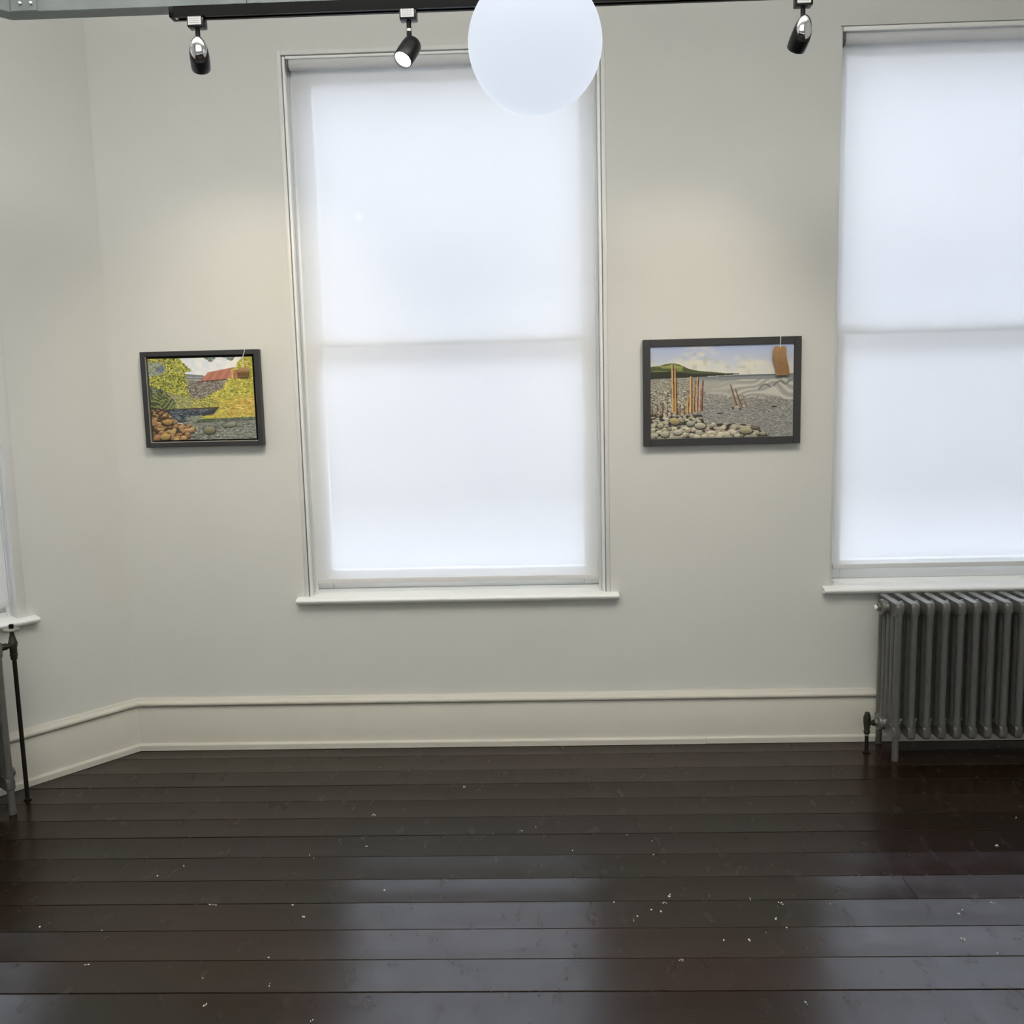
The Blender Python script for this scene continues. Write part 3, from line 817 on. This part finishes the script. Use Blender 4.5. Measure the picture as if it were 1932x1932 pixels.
def art_river():
    A = Art(330, 260); H_, W_ = 260, 330
    A.fill(A.u < 2, (218, 224, 233))
    cl = vnoise(H_, W_, 9, 12, 1)*.6+vnoise(H_, W_, 22, 30, 2)*.4
    A.fill(A.u < 2, (238, 236, 228), np.clip((cl-.35)*2.6, 0, 1))
    # distant slate roof and stone wall
    A.fill(A.poly([(.33, .19), (.53, .215), (.53, .27), (.33, .26)]), (126, 128, 132))
    A.fill(A.poly([(.35, .225), (.52, .235), (.52, .243), (.35, .235)]), (175, 178, 182))
    wl_ = A.poly([(.34, .26), (.52, .28), (.82, .25), (.84, .45), (.55, .54), (.40, .52)])
    A.fill(wl_, (128, 118, 110))
    A.dabs(wl_, [(158, 150, 142), (98, 92, 88), (140, 120, 110), (110, 115, 90), (175, 168, 158)], 900, .004, .009, 5, 1.3)
    for k in range(5): A.fill(A.poly([(.38, .30+k*.035), (.46, .305+k*.035), (.46, .312+k*.035), (.38, .307+k*.035)]), (92, 86, 90))
    # rust red roof with sheets
    rf = A.poly([(.49, .285), (.57, .18), (.82, .125), (.93, .15), (.95, .25), (.80, .262), (.64, .275)])
    A.fill(rf, (176, 112, 92))
    st = (np.sin((A.u*1.0+A.v*.55)*85) > .2)
    A.fill(rf & st, (194, 134, 112), .7)
    A.fill(A.poly([(.48, .283), (.95, .25), (.95, .262), (.48, .297)]), (92, 62, 52))
    # right foliage
    rt_ = A.poly([(.84, .12), (.86, .06), (.92, .0), (1.0, .0), (1, .73), (.42, .76), (.52, .69), (.18, .62), (.20, .58), (.45, .55), (.56, .46), (.70, .38), (.75, .27), (.80, .25), (.80, .16)])
    rt_ &= ~A.poly([(.82, .16), (.95, .15), (.95, .26), (.80, .26)])
    A.fill(rt_, (178, 166, 62))
    A.dabs(rt_, [(210, 202, 92), (188, 188, 84), (150, 156, 66), (222, 214, 116), (116, 124, 52), (198, 176, 84)], 3000, .003, .008, 6, 1.4)
    gr = A.poly([(.20, .62), (.30, .57), (.60, .50), (1, .44), (1, .72), (.45, .76), (.62, .65), (.2, .64)])
    A.dabs(gr, [(206, 198, 110), (182, 186, 86), (222, 206, 100), (150, 150, 60), (214, 170, 70)], 1500, .0025, .005, 7, 4)
    A.dabs(A.poly([(.75, .55), (1, .48), (1, .72), (.7, .70)]), [(206, 172, 84), (186, 146, 66), (218, 198, 110)], 380, .0025, .005, 17, 4)
    # upper twigs
    A.dabs(A.poly([(.54, 0), (.66, 0), (.60, .06)]), [(90, 108, 92), (120, 132, 120)], 90, .004, .008, 8)
    A.dabs(A.poly([(.72, 0), (.84, 0), (.80, .05)]), [(110, 124, 112), (140, 150, 140)], 70, .004, .008, 9)
    # left tree
    lt = A.poly([(0, 0), (.30, 0), (.34, .07), (.42, .16), (.35, .17), (.37, .30), (.36, .40), (.42, .52), (.34, .56), (.25, .46), (.12, .40), (0, .33)])
    A.fill(lt, (130, 136, 62))
    A.dabs(lt, [(196, 190, 60), (158, 160, 58), (108, 120, 56), (214, 204, 84), (84, 96, 52), (176, 178, 120)], 2400, .004, .010, 10)
    A.dabs(A.poly([(.0, .05), (.14, .05), (.15, .18), (.0, .22)]), [(148, 160, 150), (122, 136, 150), (170, 178, 150)], 260, .005, .010, 11)
    A.dabs(A.ell(.12, .13, .045, .045) < 1, [(120, 128, 152), (150, 156, 172), (94, 104, 122)], 120, .004, .008, 12)
    # ferny bank on the left
    A.fill(A.poly([(.18, .42), (.48, .50), (.60, .52), (.45, .62), (.2, .62)]), (150, 148, 92))
    A.dabs(A.poly([(.20, .46), (.36, .46), (.46, .54), (.44, .60), (.2, .62)]), [(176, 176, 110), (140, 132, 112), (120, 124, 80), (196, 190, 120)], 520, .003, .006, 51, 1.5)
    A.dabs(A.poly([(.40, .50), (.62, .50), (.66, .58), (.40, .62)]), [(186, 182, 96), (150, 148, 72), (206, 198, 116), (120, 120, 60)], 420, .003, .006, 53, 1.6)
    bk = A.poly([(0, .33), (.10, .37), (.20, .43), (.25, .55), (.22, .62), (0, .63)])
    A.fill(bk, (66, 72, 48))
    bst = np.sin((A.v*1.0-A.u*.9)*105+9*vnoise(H_, W_, 9, 11, 3)+4*vnoise(H_, W_, 25, 30, 63)) > .2
    bst2 = np.sin((A.v*1.0+A.u*.9)*105+9*vnoise(H_, W_, 9, 11, 4)+4*vnoise(H_, W_, 25, 30, 64)) > .2
    A.fill(bk & np.where(A.u < .11, bst, bst2), (138, 144, 88))
    A.dabs(A.poly([(0, .33), (.12, .38), (.0, .45)]), [(92, 96, 104), (60, 62, 60), (120, 130, 110)], 150, .004, .008, 13)
    A.dabs(bk, [(120, 130, 76), (52, 58, 40), (150, 156, 100)], 220, .003, .006, 52, 1.6)
    for t in np.linspace(0, 1, 40):
        x = .17+.08*math.sin(t*1.6); y = .42+.14*t
        A.fill(A.ell(x, y, .006, .008) < 1, (168, 156, 138))
    # dark pool
    A.fill(A.poly([(.13, .62), (.66, .60), (.60, .69), (.45, .72), (.45, .80), (.18, .78), (.14, .70)]), (54, 60, 66))
    A.dabs(A.poly([(.18, .63), (.6, .62), (.42, .72), (.2, .78)]), [(96, 108, 122), (34, 36, 40), (128, 134, 138), (72, 80, 92)], 330, .003, .006, 14, 3)
    A.fill(A.poly([(.30, .615), (.66, .60), (.62, .628), (.34, .628)]), (84, 70, 50))
    A.dabs(A.poly([(.34, .725), (.50, .69), (.46, .75), (.34, .755)]), [(160, 166, 150), (130, 138, 120)], 90, .004, .008, 15, 2)
    # shallow river
    rv = A.poly([(.30, .78), (.44, .75), (1, .735), (1, 1), (.28, 1)])
    A.fill(rv, (120, 124, 116))
    A.dabs(rv, [(150, 152, 142), (92, 98, 94), (134, 136, 122), (108, 112, 104), (172, 172, 164)], 2600, .0022, .005, 16, 3.2)
    A.dabs(A.poly([(.44, .75), (1, .735), (1, .77), (.44, .79)]), [(86, 96, 82), (70, 82, 66), (112, 118, 100)], 500, .003, .005, 18, 4)
    for x, y, rx, ry, c_ in ((.55, .885, .055, .042, (150, 146, 112)), (.745, .830, .062, .025, (148, 152, 128)), (.385, .855, .030, .025, (172, 158, 96)), (.385, .955, .028, .012, (120, 126, 112))):
        A.stone(x, y, rx, ry, c_, -.12, (62, 58, 46))
    # brown stone bank bottom left
    sb = A.poly([(0, .62), (.12, .62), (.20, .72), (.24, .79), (.36, .82), (.40, .88), (.33, .94), (.33, 1), (0, 1)])
    A.fill(sb, (74, 56, 38))
    r = np.random.default_rng(20); ys, xs = np.nonzero(sb)
    pal = [(190, 156, 104), (168, 130, 86), (206, 176, 122), (150, 112, 76), (182, 140, 110)]
    ks = r.integers(len(ys), size=120); ks = ks[np.argsort(ys[ks])]
    for k in ks:
        v_ = A.v[ys[k], 0]; q = .009+.016*max(0, v_-.66)/.34+r.uniform(0, .006)
        A.stone(A.u[0, xs[k]], v_, q*1.15, q*.8, pal[r.integers(5)], r.uniform(-.3, .3), (56, 42, 30))
    A.stone(.155, .775, .045, .035, (194, 160, 92), -.1); A.stone(.12, .955, .050, .038, (196, 168, 100), -.3)
    A.fill(A.poly([(.0, .60), (.14, .615), (.14, .622), (.0, .618)]), (42, 44, 34))
    return A
def art_beach():
    A = Art(380, 252); H_, W_ = 252, 380
    sky = np.array([168, 182, 218])/255; low = np.array([216, 214, 204])/255
    t = np.clip(A.v/.33, 0, 1)[..., None]; A.a = sky*(1-t)+low*t
    cl = vnoise(H_, W_, 9, 9, 31)*.55+vnoise(H_, W_, 22, 20, 32)*.3+vnoise(H_, W_, 50, 44, 33)*.15
    top = .10+.09*np.sin(A.u*7.2+1.9)+.05*np.sin(A.u*15)
    A.fill(A.v > top-.02, (219, 216, 202), np.clip((cl-.33)*3.2, 0, 1)*np.clip((A.v-top+.04)*9, 0, 1))
    A.fill(A.v < .35, (182, 180, 172), np.clip((vnoise(H_, W_, 34, 26, 34)-.62)*2.2, 0, .55)*np.clip((A.v-top)*7, 0, 1))
    # sea, foam and wet shingle
    A.fill(A.v > .335, (156, 156, 150))
    A.fill(A.poly([(.3, .335), (1, .325), (1, .40), (.3, .39)]), (132, 136, 138))
    A.fill(A.poly([(.6, .322), (1, .322), (1, .335), (.3, .345)]), (98, 104, 112))
    wv = np.sin(A.v*95+3.4*vnoise(H_, W_, 5, 7, 35)*6+A.u*9)
    fm = A.poly([(.50, .40), (.62, .375), (1, .37), (1, .62), (.55, .57), (.40, .50)])
    A.fill(fm, (176, 175, 166)); A.fill(fm & (wv > .35), (140, 140, 136), .6)
    A.fill(fm & (wv < -.6), (204, 202, 190), .7)
    A.fill(A.poly([(.33, .37), (.62, .38), (.50, .56), (.38, .55)]), (172, 170, 160), .6)
    for cx, cy in ((.86, .45), (.95, .43), (.76, .48)):
        for k in range(26):
            q = k/25; A.fill(A.ell(cx+.08*q, cy-.05*math.sin(q*2.8), .010, .008) < 1, (112, 112, 110), .5)
    lf = A.poly([(0, .34), (.33, .36), (.40, .55), (.40, .75), (0, .76)])
    A.fill(lf, (152, 148, 136))
    A.dabs(lf, [(190, 186, 168), (112, 108, 98), (166, 160, 146), (132, 128, 116)], 2600, .0022, .0045, 36, 1.4)
    A.dabs(A.poly([(0, .48), (.28, .48), (.3, .74), (0, .76)]), [(88, 82, 74), (186, 180, 158), (204, 198, 176), (110, 104, 92)], 1000, .003, .006, 37, 1.3)
    wt = A.poly([(.38, .60), (.55, .57), (1, .60), (1, 1), (.3, 1), (.36, .75)])
    A.fill(wt, (136, 136, 134))
    A.dabs(wt, [(166, 164, 156), (112, 114, 116), (146, 146, 142), (184, 180, 166), (98, 102, 108), (160, 158, 150)], 4200, .002, .004, 38, 2.2)
    A.dabs(A.poly([(.36, .52), (.9, .56), (1, .66), (.38, .68)]), [(142, 140, 132), (172, 168, 156), (112, 110, 104)], 1400, .002, .004, 39, 2)
    # headland
    hl = A.poly([(0, .215), (.06, .205), (.12, .185), (.17, .182), (.21, .20), (.27, .245), (.34, .27), (.44, .285), (.52, .30), (.62, .306), (.62, .316), (.3, .335), (0, .345)])
    A.fill(hl, (74, 84, 44))
    A.fill(hl & (vnoise(H_, W_, 40, 20, 40) > .45) & (A.v < .27), (124, 132, 66))
    A.fill(A.poly([(0, .275), (.15, .27), (.3, .30), (.6, .311), (.6, .318), (.3, .338), (0, .348)]), (38, 44, 28))
    A.fill(A.poly([(.05, .215), (.17, .192), (.24, .24), (.12, .232)]), (150, 152, 84), .8)
    # posts
    def post(x0, y0, x1, y1, w_, lite=(206, 168, 112), dk=(72, 44, 26)):
        A.fill(A.poly([(x0-w_*.30, y0), (x0+w_*.30, y0), (x1+w_*.5, y1), (x1-w_*.5, y1)]), dk)
        A.fill(A.poly([(x0-w_*.30, y0), (x0+w_*.02, y0), (x1+w_*.10, y1), (x1-w_*.45, y1)]), lite)
    for x in (.012, .047, .085, .12, .21, .238):
        post(x, .62+.02*math.sin(x*60), x-.002, .75, .012, (150, 116, 84), (54, 36, 28))
    post(.155, .20, .162, .715, .026); post(.176, .245, .180, .735, .024, (196, 158, 96))
    post(.268, .55, .262, .725, .024, (200, 160, 86)); post(.286, .325, .283, .72, .026, (214, 176, 116))
    post(.313, .375, .303, .715, .016, (192, 150, 110)); post(.333, .335, .326, .715, .020, (206, 164, 112))
    post(.350, .40, .342, .71, .012, (214, 190, 184), (150, 110, 104)); post(.368, .375, .358, .705, .018, (150, 100, 74))
    post(.560, .425, .603, .655, .016, (158, 112, 80), (70, 42, 30)); post(.595, .475, .637, .66, .014, (150, 104, 76), (66, 42, 32)); post(.650, .55, .670, .685, .010, (176, 140, 112), (96, 70, 56))
    A.dabs(A.poly([(.58, .66), (.66, .66), (.64, .70), (.57, .69)]), [(70, 60, 52), (190, 180, 160)], 40, .004, .008, 41, 1.6)
    A.fill(A.ell(.868, .672, .020, .010, -.3) < 1, (40, 38, 38)); A.fill(A.ell(.49, .735, .022, .008) < 1, (70, 66, 64))
    # pebbles
    pb_ = A.poly([(0, .73), (.18, .76), (.36, .74), (.38, .84), (.60, .85), (.72, .87), (.80, .96), (.84, 1), (0, 1)])
    A.fill(pb_, (52, 50, 42))
    r = np.random.default_rng(42); ys, xs = np.nonzero(pb_)
    pal = [(200, 196, 172), (184, 176, 150), (214, 208, 186), (166, 160, 140), (176, 162, 150)]
    ks = r.integers(len(ys), size=290); ks = ks[np.argsort(ys[ks])]
    for k in ks:
        v_ = A.v[ys[k], 0]; q = .0070+.013*max(0, v_-.74)/.26+r.uniform(0, .005)
        A.stone(A.u[0, xs[k]], v_, q*1.1, q*1.0, pal[r.integers(5)], r.uniform(-.4, .4), (48, 46, 40))
    for x, y, rx, ry, c_, an in ((.17, .81, .034, .040, (190, 172, 122), -.6), (.35, .865, .040, .032, (198, 194, 170), .2), (.67, .93, .048, .030, (178, 174, 140), .05), (.735, .895, .030, .022, (140, 118, 104), .2), (.10, .95, .030, .032, (196, 190, 164), -.5), (.19, .935, .030, .026, (202, 200, 182), .2), (.28, .84, .028, .026, (176, 180, 164), 0), (.07, .855, .022, .026, (190, 188, 158), 0)):
        A.stone(x, y, rx, ry, c_, an)
    return A
def painting(x0, x1, z0, z1, depth, fwid, art, label, tray=False):
    cx, cz = (x0+x1)/2, (z0+z1)/2; wd, ht = x1-x0, z1-z0
    root = empty('framed_painting', loc=(cx, -.004, cz)); tag(root, label, 'painting')
    # four frame mouldings
    def bar(a):
        bm = bmesh.new()
        for q in a: box(bm, *q, .0012, 1)
        return bm
    bm = bar([(-wd/2, -wd/2+fwid, -depth, 0, -ht/2, ht/2)]); link_mesh('frame_side', bm, FRAME, root)
    bm = bar([(wd/2-fwid, wd/2, -depth, 0, -ht/2, ht/2)]); link_mesh('frame_side', bm, FRAME, root)
    bm = bar([(-wd/2+fwid, wd/2-fwid, -depth, 0, ht/2-fwid, ht/2)]); link_mesh('frame_rail', bm, FRAME, root)
    bm = bar([(-wd/2+fwid, wd/2-fwid, -depth, 0, -ht/2, -ht/2+fwid)]); link_mesh('frame_rail', bm, FRAME, root)
    bm = bmesh.new(); box(bm, -wd/2+fwid, wd/2-fwid, -.008, -.001, -ht/2+fwid, ht/2-fwid)
    link_mesh('backing_board', bm, BACK, root)
    iw, ih = wd-2*fwid, ht-2*fwid
    if tray:
        # pale bead inside the frame and a canvas floating on a dark gap
        bm = bmesh.new(); g_ = .0028
        box(bm, -iw/2, -iw/2+g_, -depth+.003, -.008, -ih/2, ih/2); box(bm, -iw/2+g_, iw/2, -depth+.003, -.008, -ih/2, -ih/2+g_)
        o = link_mesh('frame_lip', bm, FRAMEIN, root); o['label'] = 'pale inner edge'
        iw -= .016; ih -= .016
    else:
        iw += .0; ih += .0
    bm = bmesh.new(); box(bm, -iw/2, iw/2, -depth+.0085, -.008, -ih/2, ih/2)
    cb = link_mesh('canvas', bm, BACK if tray else FRAMEIN, root)
    art.mesh('painted_picture', iw*.998, ih*.998, PAINT, cb, -depth+.0080)
    return root
painting(-1.586, -1.110, 1.278, 1.659, .036, .019, art_river(), 'smaller painting of a river, yellow trees and red barn roof, left of the middle window', True)
painting(.413, 1.030, 1.239, 1.657, .030, .0275, art_beach(), 'wider painting of a pebble beach with wooden posts, between the two blinds')

# paper price tags hung on strings over the frames
def hang_tag(x, ztop, zcard, w_, h_, yf, bend, label, drift=0.):
    root = empty('hanging_tag', loc=(x, yf, zcard)); tag(root, label, 'tag', 'paper tags on the paintings')
    bm = bmesh.new(); nz, nx = 14, 6; T = .0006
    outl = []
    def pt(i, j, off):
        t = j/nz; s = i/nx-.5
        cut = min(1, .72+t*3.2) if t < .09 else 1
        return Vector((s*w_*cut+bend*math.sin(t*5.2)+drift*t, -.004-.007*math.sin(t*4.2)+off, -t*h_))
    A_ = [[bm.verts.new(pt(i, j, 0)) for i in range(nx+1)] for j in range(nz+1)]
    B_ = [[bm.verts.new(pt(i, j, T)) for i in range(nx+1)] for j in range(nz+1)]
    for j in range(nz):
        for i in range(nx):
            bm.faces.new((A_[j][i], A_[j][i+1], A_[j+1][i+1], A_[j+1][i])); bm.faces.new((B_[j][i], B_[j+1][i], B_[j+1][i+1], B_[j][i+1]))
        bm.faces.new((A_[j][0], A_[j+1][0], B_[j+1][0], B_[j][0])); bm.faces.new((A_[j][nx], B_[j][nx], B_[j+1][nx], A_[j+1][nx]))
    for i in range(nx):
        bm.faces.new((A_[0][i], B_[0][i], B_[0][i+1], A_[0][i+1])); bm.faces.new((A_[nz][i], A_[nz][i+1], B_[nz][i+1], B_[nz][i]))
    link_mesh('card', bm, CARD, root, smooth=True)
    dz = ztop-zcard
    bm = bmesh.new(); tube(bm, [(.002+.008*(dz > .05), .009, dz+.0006), (.003+.008*(dz > .05), .006, dz+.0022), (.003+.008*(dz > .05), .0005, dz+.001), (.0015, -.0022, dz*.6), (0, -.0045, .002), (0, -.0052, -.006)], .0013, 6)
    link_mesh('string', bm, STRING, root)
    return root
hang_tag(.944, 1.657, 1.619, .053, .112, -.0405, -.0055, 'long curled brown paper tag hanging on the beach painting', .006)
hang_tag(-1.172, 1.659, 1.590, .046, .040, -.0415, .002, 'short brown paper tag hanging on the river painting')
